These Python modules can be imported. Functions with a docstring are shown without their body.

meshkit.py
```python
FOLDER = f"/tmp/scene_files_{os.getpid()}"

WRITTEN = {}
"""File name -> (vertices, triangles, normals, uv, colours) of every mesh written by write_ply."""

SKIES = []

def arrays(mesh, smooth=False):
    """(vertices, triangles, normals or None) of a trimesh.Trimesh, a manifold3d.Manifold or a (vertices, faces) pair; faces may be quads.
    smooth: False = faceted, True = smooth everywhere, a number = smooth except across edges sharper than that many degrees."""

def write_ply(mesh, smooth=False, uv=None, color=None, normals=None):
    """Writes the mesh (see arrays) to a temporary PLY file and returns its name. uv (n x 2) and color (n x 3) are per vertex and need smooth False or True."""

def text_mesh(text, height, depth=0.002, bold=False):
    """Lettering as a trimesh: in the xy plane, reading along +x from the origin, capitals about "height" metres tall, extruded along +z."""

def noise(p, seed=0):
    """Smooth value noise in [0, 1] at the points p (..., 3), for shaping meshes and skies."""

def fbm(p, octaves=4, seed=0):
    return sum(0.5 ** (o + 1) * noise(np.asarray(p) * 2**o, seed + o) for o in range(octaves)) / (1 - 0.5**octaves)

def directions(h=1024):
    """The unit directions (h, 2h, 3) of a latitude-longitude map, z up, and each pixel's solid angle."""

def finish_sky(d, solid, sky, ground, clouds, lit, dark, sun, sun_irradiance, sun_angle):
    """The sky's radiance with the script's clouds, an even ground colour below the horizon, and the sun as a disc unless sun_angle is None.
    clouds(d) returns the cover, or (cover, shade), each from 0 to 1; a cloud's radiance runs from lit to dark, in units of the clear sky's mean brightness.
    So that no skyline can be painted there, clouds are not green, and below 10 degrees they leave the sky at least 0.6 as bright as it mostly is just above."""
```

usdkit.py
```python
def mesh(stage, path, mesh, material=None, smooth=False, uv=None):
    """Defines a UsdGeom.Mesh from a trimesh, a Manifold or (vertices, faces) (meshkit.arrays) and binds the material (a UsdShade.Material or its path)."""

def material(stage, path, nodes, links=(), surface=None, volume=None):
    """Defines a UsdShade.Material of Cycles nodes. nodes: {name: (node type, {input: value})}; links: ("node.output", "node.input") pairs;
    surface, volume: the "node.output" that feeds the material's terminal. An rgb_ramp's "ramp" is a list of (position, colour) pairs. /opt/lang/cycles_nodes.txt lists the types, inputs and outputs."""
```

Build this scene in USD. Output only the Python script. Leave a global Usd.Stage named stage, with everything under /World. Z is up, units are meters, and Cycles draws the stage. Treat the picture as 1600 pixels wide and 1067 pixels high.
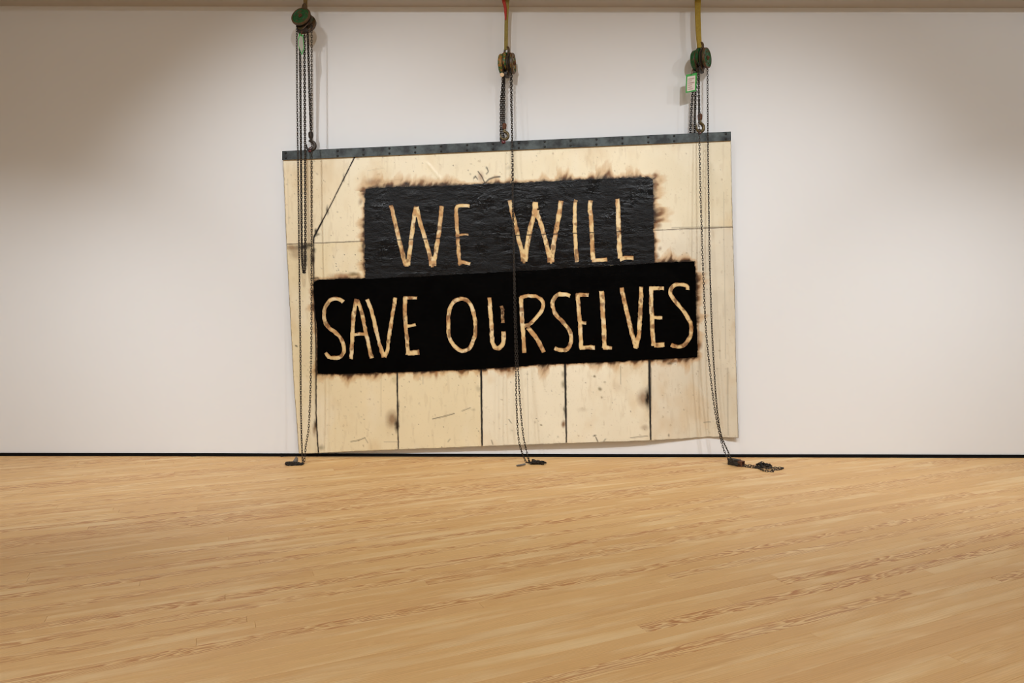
import math, random
import numpy as np
import shapely
from shapely import affinity
from shapely.geometry import Polygon, LineString, Point, box as sbox
from shapely.ops import unary_union
from scipy.spatial import cKDTree
from scipy.interpolate import PchipInterpolator
import trimesh, mapbox_earcut, manifold3d
import usdkit, meshkit
from pxr import Usd, UsdGeom, UsdShade, UsdLux, Sdf, Gf, Vt

stage = Usd.Stage.CreateInMemory()
UsdGeom.SetStageUpAxis(stage, UsdGeom.Tokens.z)
UsdGeom.SetStageMetersPerUnit(stage, 1.0)
UsdGeom.Xform.Define(stage, '/World')
stage.SetDefaultPrim(stage.GetPrimAtPath('/World'))

# ------------------------------------------------------------------ camera
F, CX, CY = 1067.0, 800.0, 500.0        # focal length and horizon, in pixels of the 1600x1067 picture
D, H = 8.0, 1.6                          # camera to wall, camera height
K = 0.0019                               # slight roll
S = D / F                                # metres per pixel on the wall (7.5 mm)
SOFF = H + 489 * S                       # soffit that closes the top of the picture
CEIL = 6.2
cam = UsdGeom.Camera.Define(stage, '/World/camera')
cam.CreateHorizontalApertureAttr(36.0)
cam.CreateVerticalApertureAttr(36.0 * 1067 / 1600)
cam.CreateFocalLengthAttr(36.0 * F / 1600)
cam.CreateVerticalApertureOffsetAttr(-33.5 / 1600 * 36)
cam.CreateExposureAttr(0.0)
n_ = 1 / math.hypot(1, K)
cam.AddTransformOp().Set(Gf.Matrix4d(n_, 0, K * n_, 0, -K * n_, 0, n_, 0, 0, -1, 0, 0, 0, -D, H, 1))

# ------------------------------------------------------------------ light: gallery spots on the ceiling
def spot(name, pos, aim, power, half, soft=1.0, radius=0.05, col=(1.0, 1.045, 1.09)):
    l = UsdLux.SphereLight.Define(stage, '/World/' + name)
    l.CreateRadiusAttr(radius)
    l.CreateIntensityAttr(power)
    l.CreateColorAttr(Gf.Vec3f(*col))
    sh = UsdLux.ShapingAPI.Apply(l.GetPrim())
    sh.CreateShapingConeAngleAttr(half)
    sh.CreateShapingConeSoftnessAttr(soft)
    p, a = np.array(pos, float), np.array(aim, float)
    z = (p - a) / np.linalg.norm(p - a)
    x = np.cross([0, 0, 1.0], z)
    x = x / np.linalg.norm(x) if np.linalg.norm(x) > 1e-6 else np.array([1.0, 0, 0])
    y = np.cross(z, x)
    l.AddTransformOp().Set(Gf.Matrix4d(*x, 0, *y, 0, *z, 0, *p, 1))
LIGHTS = [
    ('spot_light', (-3.2, -5.0, 5.9), (-2.1, 0, 1.5), 4800, 35),
    ('spot_light_001', (2.3, -5.0, 5.9), (2.3, 0, 1.7), 4400, 39),
    ('spot_light_002', (-0.9, -5.0, 5.9), (-0.7, 0, 2.0), 3500, 42),
    ('spot_light_003', (3.9, -5.0, 5.9), (2.8, 0, 0.9), 2500, 35),
    ('spot_light_004', (-6.2, -5.0, 5.9), (-5.4, 0, -1.2), 7600, 30),
    ('spot_light_005', (6.4, -5.0, 5.9), (5.8, 0, -1.0), 6200, 31),
    ('floor_light', (-4.0, -5.4, 5.9), (-3.9, -3.6, 0), 2500, 60),
    ('floor_light_001', (4.0, -5.4, 5.9), (3.9, -3.6, 0), 2700, 60),
    ('floor_light_002', (0.3, -4.0, 5.9), (0.2, -0.6, 0), 2400, 42),
    ('floor_light_003', (-1.0, -8.0, 5.9), (-0.6, -6.2, 0), 3600, 48),
    ('floor_light_004', (2.5, -9.0, 5.9), (2.5, -8.0, 0), 3800, 55),
    ('floor_light_005', (-4.5, -10.0, 5.9), (-4.5, -9.8, 0), 4000, 60),
    ('wall_light', (-3.5, -9.0, 5.9), (-3.5, -13.0, 2.4), 4500, 60),
    ('wall_light_001', (3.5, -9.0, 5.9), (3.5, -13.0, 2.4), 4500, 60),
    ('wall_light_002', (6.2, -6.0, 5.9), (6.0, 0, 5.0), 2100, 55),
    ('wall_light_003', (-3.0, -6.0, 5.9), (-3.4, 0, 5.0), 700, 50),
]
for nm, p, a, w, h in LIGHTS:
    spot(nm, p, a, w, h)

# ------------------------------------------------------------------ helpers
def lin(r, g, b):
    c = np.array([r, g, b], float) / 255
    return tuple(np.where(c <= 0.04045, c / 12.92, ((c + 0.055) / 1.055) ** 2.4))

def P(px, py, d):
    """The point d metres in front of the back wall that shows at pixel (px, py)."""
    px, py = np.asarray(px, float), np.asarray(py, float)
    dx, dy = px - CX, py - CY
    t = (D - np.asarray(d, float)) / F
    return np.stack(np.broadcast_arrays((dx + K * dy) * t, -np.asarray(d, float) + 0 * dx, H - (dy - K * dx) * t), -1)

def G(px, py, z=0.0):
    """The point at height z that shows at pixel (px, py)."""
    dx, dy = px - CX, py - CY
    t = (H - z) / (dy - K * dx)
    return np.array([(dx + K * dy) * t, F * t - D, z])

_names = {}
def numbered(parent, name):
    k = (parent, name)
    n = _names.get(k, 0)
    _names[k] = n + 1
    return f'{parent}/{name}' + (f'_{n:03d}' if n else '')

def thing(name, label, cat, loc=(0, 0, 0), group=None, kind=None):
    x = UsdGeom.Xform.Define(stage, numbered('/World', name))
    x.AddTranslateOp().Set(Gf.Vec3d(*map(float, loc)))
    p = x.GetPrim()
    tag(p, label, cat, group, kind)
    p_loc[str(p.GetPath())] = np.array(loc, float)
    return p
p_loc = {}

def tag(p, label=None, cat=None, group=None, kind=None):
    for k, v in (('label', label), ('category', cat), ('group', group), ('kind', kind)):
        if v:
            p.SetCustomDataByKey(k, v)
    return p

def obj(name, mesh, mat, parent=None, smooth=30, primvars=None, label=None, kind=None):
    """mesh in world coordinates -> one Mesh prim under parent (whose origin is subtracted)."""
    pp = str(parent.GetPath()) if parent is not None else '/World'
    root = '/'.join(pp.split('/')[:3])
    off = p_loc.get(root, np.zeros(3))
    if hasattr(mesh, 'to_mesh'):
        mm = mesh.to_mesh(); mesh = (np.array(mm.vert_properties[:, :3]), np.array(mm.tri_verts))
    if isinstance(mesh, trimesh.Trimesh):
        mesh = (np.array(mesh.vertices), np.array(mesh.faces))
    v, f = np.asarray(mesh[0], float) - off, np.asarray(mesh[1])
    path = numbered(pp, name)
    m = usdkit.mesh(stage, path, (v, f), MAT[mat], smooth=smooth)
    for k, a in (primvars or {}).items():
        UsdGeom.PrimvarsAPI(m).CreatePrimvar(k, Sdf.ValueTypeNames.Color3fArray, 'vertex').Set(Vt.Vec3fArray.FromNumpy(np.asarray(a, np.float32)))
    return tag(m.GetPrim(), label, kind=kind)

def cat(ms):
    vs, fs, n = [], [], 0
    for m in ms:
        if hasattr(m, 'to_mesh'):
            q = m.to_mesh(); v, f = np.array(q.vert_properties[:, :3]), np.array(q.tri_verts)
        elif isinstance(m, trimesh.Trimesh):
            v, f = np.array(m.vertices), np.array(m.faces)
        else:
            v, f = m
        vs.append(v); fs.append(np.asarray(f) + n); n += len(v)
    return np.vstack(vs), np.vstack(fs)

def xf(mesh, R, t):
    v, f = cat([mesh])
    return v @ np.asarray(R).T + np.asarray(t), f

def bevel_box(lo, hi, b=0.004):
    lo, hi = np.array(lo, float), np.array(hi, float)
    pts = []
    for k in range(3):
        e = np.full(3, b); e[k] = 0
        for s in np.ndindex(2, 2, 2):
            pts.append(np.where(np.array(s) == 0, lo + e, hi - e))
    return manifold3d.Manifold.hull_points(np.array(pts))

def lathe(profile, n=40):
    """profile [(x, r)] turned about the x axis."""
    pr = np.array(profile, float)
    a = np.linspace(0, 2 * np.pi, n, endpoint=False)
    v = np.stack([np.repeat(pr[:, 0], n), np.outer(pr[:, 1], np.cos(a)).ravel(), np.outer(pr[:, 1], np.sin(a)).ravel()], 1)
    f = []
    for i in range(len(pr) - 1):
        for j in range(n):
            a0, a1, b0, b1 = i * n + j, i * n + (j + 1) % n, (i + 1) * n + j, (i + 1) * n + (j + 1) % n
            if pr[i + 1, 1] > 1e-9: f.append((a0, b1, b0))
            if pr[i, 1] > 1e-9: f.append((a0, a1, b1))
    return v, np.array(f)

def tube(path, r, n=8, closed=False):
    p = np.asarray(path, float)
    r = np.broadcast_to(r, (len(p),))
    t = np.gradient(p, axis=0) if not closed else np.roll(p, -1, 0) - np.roll(p, 1, 0)
    t /= np.maximum(np.linalg.norm(t, axis=1, keepdims=True), 1e-9)
    ref = np.array([0.3, 0.9, 0.2]); u = []
    prev = ref
    for k in t:
        q = prev - k * (prev @ k); q /= np.linalg.norm(q); u.append(q); prev = q
    u = np.array(u); w = np.cross(t, u)
    a = np.linspace(0, 2 * np.pi, n, endpoint=False)
    v = (p[:, None] + r[:, None, None] * (np.cos(a)[None, :, None] * u[:, None] + np.sin(a)[None, :, None] * w[:, None])).reshape(-1, 3)
    f = []
    m = len(p)
    for i in range(m if closed else m - 1):
        for j in range(n):
            a0, a1 = i * n + j, i * n + (j + 1) % n
            b0, b1 = (i + 1) % m * n + j, (i + 1) % m * n + (j + 1) % n
            f += [(a0, a1, b1), (a0, b1, b0)]
    if not closed:
        v = np.vstack([v, p[0], p[-1]])
        for j in range(n):
            f.append((len(v) - 2, (j + 1) % n, j)); f.append((len(v) - 1, (m - 1) * n + j, (m - 1) * n + (j + 1) % n))
    return v, np.array(f)

def smooth_path(pts, n=200):
    pts = np.asarray(pts, float)
    s = np.r_[0, np.cumsum(np.linalg.norm(np.diff(pts, axis=0), axis=1))]
    return PchipInterpolator(s, pts)(np.linspace(0, s[-1], n))

def resample(pts, step):
    pts = np.asarray(pts, float)
    s = np.r_[0, np.cumsum(np.linalg.norm(np.diff(pts, axis=0), axis=1))]
    n = max(2, int(round(s[-1] / step)) + 1)
    q = np.linspace(0, s[-1], n)
    return np.stack([np.interp(q, s, pts[:, k]) for k in range(3)], 1)

def chain(paths, pitch, width, wire, nseg=10, nsec=5, seed=0):
    """Interlocking oval links along each path, one mesh."""
    rg = np.random.default_rng(seed)
    a = np.linspace(0, 2 * np.pi, nseg, endpoint=False)
    rc = width / 2 - wire / 2
    half = (pitch + wire) / 2 - rc
    cx = np.cos(a) * rc + np.sign(np.round(np.cos(a), 6)) * half
    cy = np.sin(a) * rc
    lv, lf = tube(np.stack([cx, cy, 0 * cx], 1), wire / 2, nsec, closed=True)
    V, Fc, n = [], [], 0
    for path in paths:
        q = resample(path, pitch)
        for i in range(len(q) - 1):
            t = q[i + 1] - q[i]; L = np.linalg.norm(t)
            if L < 1e-6: continue
            t /= L
            ref = np.array([1.0, 0, 0]) if abs(t[2]) > 0.5 else np.array([0, 0, 1.0])
            u = ref - t * (ref @ t); u /= np.linalg.norm(u); w = np.cross(t, u)
            ang = (0.25 if i % 2 else 0.25 + np.pi / 2) + rg.normal(0, 0.12)
            b = np.cos(ang) * u + np.sin(ang) * w
            R = np.stack([t, b, np.cross(t, b)], 1)
            V.append(lv @ R.T + (q[i] + q[i + 1]) / 2); Fc.append(lf + n); n += len(lv)
    return np.vstack(V), np.vstack(Fc)

# ------------------------------------------------------------------ materials
MAT = {}
def material(name, nodes, links, surface='p.BSDF'):
    MAT[name] = usdkit.material(stage, '/World/Looks/' + name, nodes, links, surface=surface)

def plain(name, col, rough=0.5, metallic=0.0, spec=0.5, bump=0.0, scale=80, vary=0.0, col2=None):
    nodes = {'p': ('principled_bsdf', {'base_color': col, 'roughness': rough, 'metallic': metallic, 'specular_ior_level': spec}),
             'tc': ('geometry', {})}
    links = []
    if col2 is not None:
        nodes['n'] = ('noise_texture', {'scale': scale, 'detail': 5.0, 'roughness': 0.6})
        nodes['r'] = ('rgb_ramp', {'ramp': [(0.5 - vary, col), (0.5 + vary, col2)]})
        links += [('tc.position', 'n.vector'), ('n.fac', 'r.fac'), ('r.color', 'p.base_color')]
    if bump:
        nodes['bn'] = ('noise_texture', {'scale': scale * 1.7, 'detail': 4.0})
        nodes['b'] = ('bump', {'strength': bump, 'distance': 0.004})
        links += [('tc.position', 'bn.vector'), ('bn.fac', 'b.height'), ('b.normal', 'p.normal')]
    material(name, nodes, links)

plain('wall_paint', (0.81, 0.81, 0.805), 0.85, bump=0.04, scale=150, spec=0.2)
plain('ceiling_paint', (0.78, 0.77, 0.75), 0.9, spec=0.2)
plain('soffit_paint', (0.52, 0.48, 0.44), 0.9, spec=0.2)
plain('black_trim', (0.004, 0.004, 0.004), 0.7, spec=0.1)
plain('chain_steel', (0.012, 0.010, 0.008), 0.55, 0.2, col2=(0.035, 0.024, 0.015), scale=60, vary=0.2)
plain('dark_iron', (0.025, 0.022, 0.02), 0.5, 0.4, col2=(0.07, 0.05, 0.035), scale=40, vary=0.2, bump=0.2)
plain('brass_hook', (0.16, 0.115, 0.045), 0.45, 0.5, col2=(0.06, 0.045, 0.02), scale=50, vary=0.15)
plain('rust', (0.16, 0.055, 0.02), 0.8, col2=(0.06, 0.025, 0.012), scale=60, vary=0.2, bump=0.3)
plain('bar_steel', (0.085, 0.104, 0.104), 0.5, 0.0, col2=(0.02, 0.022, 0.022), scale=7, vary=0.13, bump=0.05, spec=0.22)
plain('bolt_steel', (0.012, 0.012, 0.012), 0.4, 0.0, spec=0.35)
plain('red_shackle', (0.15, 0.015, 0.02), 0.4)
plain('yellow_web', (0.42, 0.30, 0.035), 0.8, col2=(0.28, 0.18, 0.02), scale=35, vary=0.25)
plain('olive_web', (0.33, 0.27, 0.06), 0.8, col2=(0.22, 0.16, 0.04), scale=35, vary=0.25)
plain('brown_web', (0.24, 0.14, 0.03), 0.8, col2=(0.1, 0.06, 0.015), scale=30, vary=0.25)
plain('red_web', (0.42, 0.03, 0.015), 0.7)
plain('tag_green', (0.03, 0.33, 0.04), 0.5)
plain('tag_card', (0.72, 0.62, 0.55), 0.6)
plain('grey_card', (0.36, 0.34, 0.28), 0.6)
plain('tag_print', (0.5, 0.36, 0.32), 0.6)
plain('cream_plastic', (0.70, 0.48, 0.25), 0.5)
plain('grey_wedge', (0.20, 0.17, 0.14), 0.7, col2=(0.08, 0.07, 0.06), scale=40, vary=0.2)
plain('black_box', (0.022, 0.019, 0.014), 0.6)
plain('subfloor_wood', (0.22, 0.14, 0.08), 0.9)

def hoist_paint(name, green, rust, amount):
    material(name, {
        'g': ('geometry', {}),
        'n': ('noise_texture', {'scale': 26.0, 'detail': 6.0, 'roughness': 0.65}),
        'r': ('rgb_ramp', {'ramp': [(amount - 0.04, green), (amount + 0.03, rust)]}),
        'n2': ('noise_texture', {'scale': 90.0, 'detail': 3.0}),
        'm': ('mix', {'mix_type': 'multiply', 'fac': 0.7}),
        'r2': ('rgb_ramp', {'ramp': [(0.3, (0.35, 0.35, 0.35)), (0.6, (1, 1, 1))]}),
        'b': ('bump', {'strength': 0.3, 'distance': 0.003}),
        'p': ('principled_bsdf', {'roughness': 0.45}),
    }, [('g.position', 'n.vector'), ('g.position', 'n2.vector'), ('n.fac', 'r.fac'), ('n2.fac', 'r2.fac'), ('r.color', 'm.color1'), ('r2.color', 'm.color2'),
        ('m.color', 'p.base_color'), ('n.fac', 'b.height'), ('b.normal', 'p.normal')])
hoist_paint('hoist_green', (0.003, 0.085, 0.018), (0.10, 0.045, 0.015), 0.60)
hoist_paint('hoist_worn', (0.01, 0.13, 0.03), (0.36, 0.17, 0.03), 0.49)
hoist_paint('hoist_rusty', (0.03, 0.05, 0.015), (0.10, 0.05, 0.016), 0.42)

# painted canvas: colour is per vertex, fine grain from noise
material('canvas', {
    'a': ('attribute', {'attribute': 'tint'}),
    'g': ('geometry', {}),
    'n': ('noise_texture', {'scale': 55.0, 'detail': 6.0, 'roughness': 0.7}),
    'r': ('rgb_ramp', {'ramp': [(0.28, (0.86, 0.83, 0.78)), (0.42, (1, 1, 1))]}),
    'm': ('mix', {'mix_type': 'multiply', 'fac': 0.8}),
    'n2': ('noise_texture', {'scale': 9.0, 'detail': 4.0}),
    'b': ('bump', {'strength': 0.25, 'distance': 0.006}),
    'p': ('principled_bsdf', {'roughness': 0.34, 'specular_ior_level': 0.4}),
}, [('g.position', 'n.vector'), ('n.fac', 'r.fac'), ('a.color', 'm.color1'), ('r.color', 'm.color2'), ('m.color', 'p.base_color'),
    ('g.position', 'n2.vector'), ('n2.fac', 'b.height'), ('b.normal', 'p.normal')])
plain('canvas_back', (0.012, 0.010, 0.008), 0.8)
def tar(name, rough, strength, dist, col, spec):
    material(name, {
        'g': ('geometry', {}),
        'mp': ('mapping', {'scale': (2.6, 1.0, 7.5)}),
        'n': ('noise_texture', {'scale': 1.8, 'detail': 6.0, 'roughness': 0.58, 'distortion': 1.0}),
        'n2': ('noise_texture', {'scale': 26.0, 'detail': 4.0, 'roughness': 0.6}),
        'mx': ('math', {'math_type': 'multiply_add', 'value2': 0.45}),
        'b': ('bump', {'strength': strength, 'distance': dist}),
        'n3': ('noise_texture', {'scale': 3.5, 'detail': 4.0, 'roughness': 0.6}),
        'rr': ('rgb_ramp', {'ramp': [(0.38, (rough, rough, rough)), (0.58, (rough + 0.4,) * 3)]}),
        'p': ('principled_bsdf', {'base_color': col, 'roughness': rough, 'specular_ior_level': spec}),
    }, [('g.position', 'mp.vector'), ('mp.vector', 'n.vector'), ('g.position', 'n2.vector'), ('n2.fac', 'mx.value1'), ('n.fac', 'mx.value3'),
        ('mx.value', 'b.height'), ('b.normal', 'p.normal'), ('g.position', 'n3.vector'), ('n3.fac', 'rr.fac'), ('rr.color', 'p.roughness')])
tar('tar_wrinkled', 0.16, 1.0, 0.010, (0.0025, 0.0025, 0.003), 0.22)
tar('tar_flat', 0.42, 0.6, 0.006, (0.0008, 0.0007, 0.0006), 0.03)

# pine floorboards: growth rings of a log cut by each board (grain = position inside the log, board = three random numbers)
def wood():
    nodes = {
        'ga': ('attribute', {'attribute': 'grain'}),
        'bd': ('attribute', {'attribute': 'board'}),
        'sb': ('separate_xyz', {}),
        'mp1': ('mapping', {'scale': (0.55, 7.0, 3.0)}),
        'n1': ('noise_texture', {'scale': 1.0, 'detail': 3.0, 'roughness': 0.55}),
        'mp2': ('mapping', {'scale': (2.2, 22.0, 9.0)}),
        'n2': ('noise_texture', {'scale': 1.0, 'detail': 3.0, 'roughness': 0.5}),
        'sg': ('separate_xyz', {}),
        'yy': ('math', {'math_type': 'multiply', }),
        'd1': ('math', {'math_type': 'multiply_add', 'value2': 0.21}),
        'd2': ('math', {'math_type': 'multiply_add', 'value2': 0.036}),
        'sq': ('math', {'math_type': 'multiply_add'}),
        'rt': ('math', {'math_type': 'sqrt'}),
        'fr': ('math', {'math_type': 'multiply', 'value2': 90.0}),
        'fc': ('math', {'math_type': 'fraction'}),
        'ring': ('rgb_ramp', {'ramp': [(0.0, (0.1,) * 3), (0.25, (0.0,) * 3), (0.5, (0.3,) * 3), (0.78, (1.0,) * 3), (0.93, (1.0,) * 3), (1.0, (0.1,) * 3)]}),
        'fig': ('math', {'math_type': 'multiply'}),
        'mp3': ('mapping', {'scale': (3.0, 150.0, 60.0)}),
        'n3': ('noise_texture', {'scale': 1.0, 'detail': 4.0, 'roughness': 0.6}),
        'mp4': ('mapping', {'scale': (1.3, 9.0, 6.0)}),
        'n4': ('noise_texture', {'scale': 1.0, 'detail': 3.0}),
        'base': ('rgb_ramp', {'ramp': [(0.0, lin(203, 158, 103)), (0.3, lin(211, 168, 111)), (0.65, lin(217, 176, 119)), (1.0, lin(207, 162, 109))]}),
        'pale': ('rgb_ramp', {'ramp': [(0.0, (0,) * 3), (0.06, (0.75,) * 3), (0.22, (0.75,) * 3), (0.42, (0,) * 3)]}),
        'palef': ('math', {'math_type': 'multiply'}),
        'earl': ('mix', {'color2': lin(229, 196, 144)}),
        'late': ('mix', {'color2': lin(178, 121, 72)}),
        'light': ('mix', {'color2': lin(228, 197, 147)}),
        'lf': ('rgb_ramp', {'ramp': [(0.5, (0,) * 3), (0.68, (0.8,) * 3)]}),
        'fib': ('mix', {'mix_type': 'multiply', 'fac': 0.5}),
        'fr3': ('rgb_ramp', {'ramp': [(0.3, (0.86, 0.82, 0.78)), (0.62, (1.04, 1.03, 1.0))]}),
        'b': ('bump', {'strength': 0.08, 'distance': 0.002}),
        'p': ('principled_bsdf', {'roughness': 0.5, 'specular_ior_level': 0.35}),
    }
    links = [('ga.vector', 'mp1.vector'), ('mp1.vector', 'n1.vector'), ('ga.vector', 'mp2.vector'), ('mp2.vector', 'n2.vector'), ('ga.vector', 'sg.vector'),
             ('bd.vector', 'sb.vector'),
             ('n1.fac', 'd1.value1'), ('sg.z', 'd1.value3'), ('n2.fac', 'd2.value1'), ('d1.value', 'd2.value3'),
             ('sg.y', 'yy.value1'), ('sg.y', 'yy.value2'), ('d2.value', 'sq.value1'), ('d2.value', 'sq.value2'), ('yy.value', 'sq.value3'), ('sq.value', 'rt.value1'),
             ('rt.value', 'fr.value1'), ('fr.value', 'fc.value1'), ('fc.value', 'ring.fac'), ('ring.color', 'fig.value1'), ('sb.z', 'fig.value2'),
             ('sb.x', 'base.fac'), ('base.color', 'late.color1'), ('fig.value', 'late.fac'),
             ('ga.vector', 'mp4.vector'), ('mp4.vector', 'n4.vector'), ('n4.fac', 'lf.fac'),
             ('base.color', 'light.color1'), ('lf.color', 'light.fac'), ('light.color', 'earl.color1'), ('fc.value', 'pale.fac'), ('pale.color', 'palef.value1'), ('sb.z', 'palef.value2'), ('palef.value', 'earl.fac'), ('earl.color', 'late.color1'),
             ('ga.vector', 'mp3.vector'), ('mp3.vector', 'n3.vector'), ('n3.fac', 'fr3.fac'), ('late.color', 'fib.color1'), ('fr3.color', 'fib.color2'),
             ('fib.color', 'p.base_color'), ('n3.fac', 'b.height'), ('b.normal', 'p.normal')]
    links.remove(('base.color', 'late.color1'))
    material('pine_board', nodes, links)
wood()

# ------------------------------------------------------------------ the room
RX, RY = 8.0, -13.0
def slab(name, lo, hi, mat):
    p = obj(name, trimesh.creation.box(bounds=[lo, hi]), mat, smooth=False)
    return tag(p, kind='structure')
tag(slab('wall_back', (-RX - 0.2, 0, -0.1), (RX + 0.2, 0.2, CEIL + 0.2), 'wall_paint'), 'white gallery wall behind the hanging banner', 'wall')
tag(slab('wall_left', (-RX - 0.2, RY, -0.1), (-RX, 0, CEIL + 0.2), 'wall_paint'), 'white side wall to the left, outside the frame', 'wall')
tag(slab('wall_right', (RX, RY, -0.1), (RX + 0.2, 0, CEIL + 0.2), 'wall_paint'), 'white side wall to the right, outside the frame', 'wall')
tag(slab('wall_front', (-RX - 0.2, RY - 0.2, -0.1), (RX + 0.2, RY, CEIL + 0.2), 'wall_paint'), 'white wall behind the viewer', 'wall')
tag(slab('ceiling', (-RX, RY, CEIL), (RX, 0, CEIL + 0.2), 'ceiling_paint'), 'flat ceiling above the frame', 'ceiling')
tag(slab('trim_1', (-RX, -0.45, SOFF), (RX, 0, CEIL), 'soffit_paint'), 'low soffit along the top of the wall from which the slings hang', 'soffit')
tag(slab('baseboard_back', (-RX, -0.012, 0.0), (RX, 0.0, 0.034), 'black_trim'), 'thin black strip along the foot of the wall', 'baseboard')

# floor of long pine boards running obliquely
floor = thing('floor', 'pale heart pine floor of long narrow boards laid obliquely to the wall', 'floor', kind='structure')
obj('subfloor', trimesh.creation.box(bounds=[(-RX, RY, -0.12), (RX, 0, -0.022)]), 'subfloor_wood', floor, smooth=False)
VPX = 3130.0
ud = np.array([VPX - CX, F]); ud /= np.linalg.norm(ud)
vd = np.array([-ud[1], ud[0]])
BW = 0.088
rng = np.random.default_rng(7)
room = sbox(-RX + 0.002, RY + 0.002, RX - 0.002, -0.013)
cor = np.array([(-RX, RY), (RX, RY), (RX, 0), (-RX, 0)])
u0, u1 = (cor @ ud).min(), (cor @ ud).max()
v0, v1 = (cor @ vd).min(), (cor @ vd).max()

def plank(poly, r):
    """A board with a small chamfer round its top; poly convex, in floor coordinates."""
    o = np.array(poly.exterior.coords)[:-1]
    if poly.exterior.is_ccw is False: o = o[::-1]
    inn = poly.buffer(-0.0012, join_style=2)
    if inn.is_empty or inn.geom_type != 'Polygon': return None
    i = np.array(inn.exterior.coords)[:-1]
    if inn.exterior.is_ccw is False: i = i[::-1]
    if len(i) != len(o): return None
    k = np.argmin(((i - o[0]) ** 2).sum(1)); i = np.roll(i, -k, 0)
    n = len(o); zt = r['lift']
    v = np.vstack([np.c_[i, np.full(n, zt)], np.c_[o, np.full(n, zt - 0.0014)], np.c_[o, np.full(n, -0.021)]])
    f = [(0, j, j + 1) for j in range(1, n - 1)]
    for a in (0, n):
        for j in range(n):
            b0, b1 = a + j, a + (j + 1) % n
            f += [(b0, b0 + n, b1 + n), (b0, b1 + n, b1)]
    uv = v[:, :2] @ np.stack([ud, vd], 1)
    grain = np.c_[uv[:, 0] * r['flip'] + r['shift'], uv[:, 1] - r['vc'] + r['yoff'], v[:, 2] + r['zoff'] + (uv[:, 0] - r['uc']) * r['slant']]
    return v, np.array(f), grain, np.tile([r['tone'], 0.5, r['fig']], (len(v), 1))

planks = []
def cam_px(p):
    dep = p[1] + D
    return np.array([CX + p[0] / dep * F, CY + H / dep * F])
vv = v0 - 0.05
while vv < v1:
    uu = u0 - rng.uniform(0, 4)
    while uu < u1:
        L = rng.uniform(3.0, 6.0)
        q = np.array([(uu, vv), (uu + L, vv), (uu + L, vv + BW), (uu, vv + BW)])
        g = 0.0006
        q = q + np.array([(g / 2, g / 2), (-g / 2, g / 2), (-g / 2, -g / 2), (g / 2, -g / 2)])
        poly = Polygon(q[:, :1] * ud + q[:, 1:] * vd).intersection(room)
        strong = rng.random() < 0.42
        r = dict(lift=rng.uniform(-0.0005, 0.0), flip=rng.choice([-1, 1]), shift=rng.uniform(0, 200), vc=vv + BW / 2, uc=uu + L / 2,
                 yoff=rng.uniform(-0.03, 0.03) if strong else rng.choice([-1, 1]) * rng.uniform(0.05, 0.16), zoff=rng.uniform(-0.10, 0.02) if strong else rng.uniform(-0.12, 0.0),
                 slant=rng.uniform(-0.01, 0.01), tone=rng.uniform(0.15, 0.85), fig=rng.uniform(0.5, 1.0) if strong else rng.uniform(0.04, 0.2))
        if not poly.is_empty and poly.geom_type == 'Polygon' and poly.area > 0.002:
            m = plank(poly, r)
            if m is not None:
                c = np.array(poly.segmentize(0.25).exterior.coords)
                c = c[c[:, 1] > -D + 1.5]
                share = 0
                if len(c) >= 3:
                    pp = np.array([cam_px(k) for k in c])
                    try:
                        share = Polygon(pp).buffer(0).intersection(sbox(0, 0, 1600, 1067)).area
                    except Exception:
                        share = 0
                planks.append((share, m))
        uu += L
    vv += BW
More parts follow.
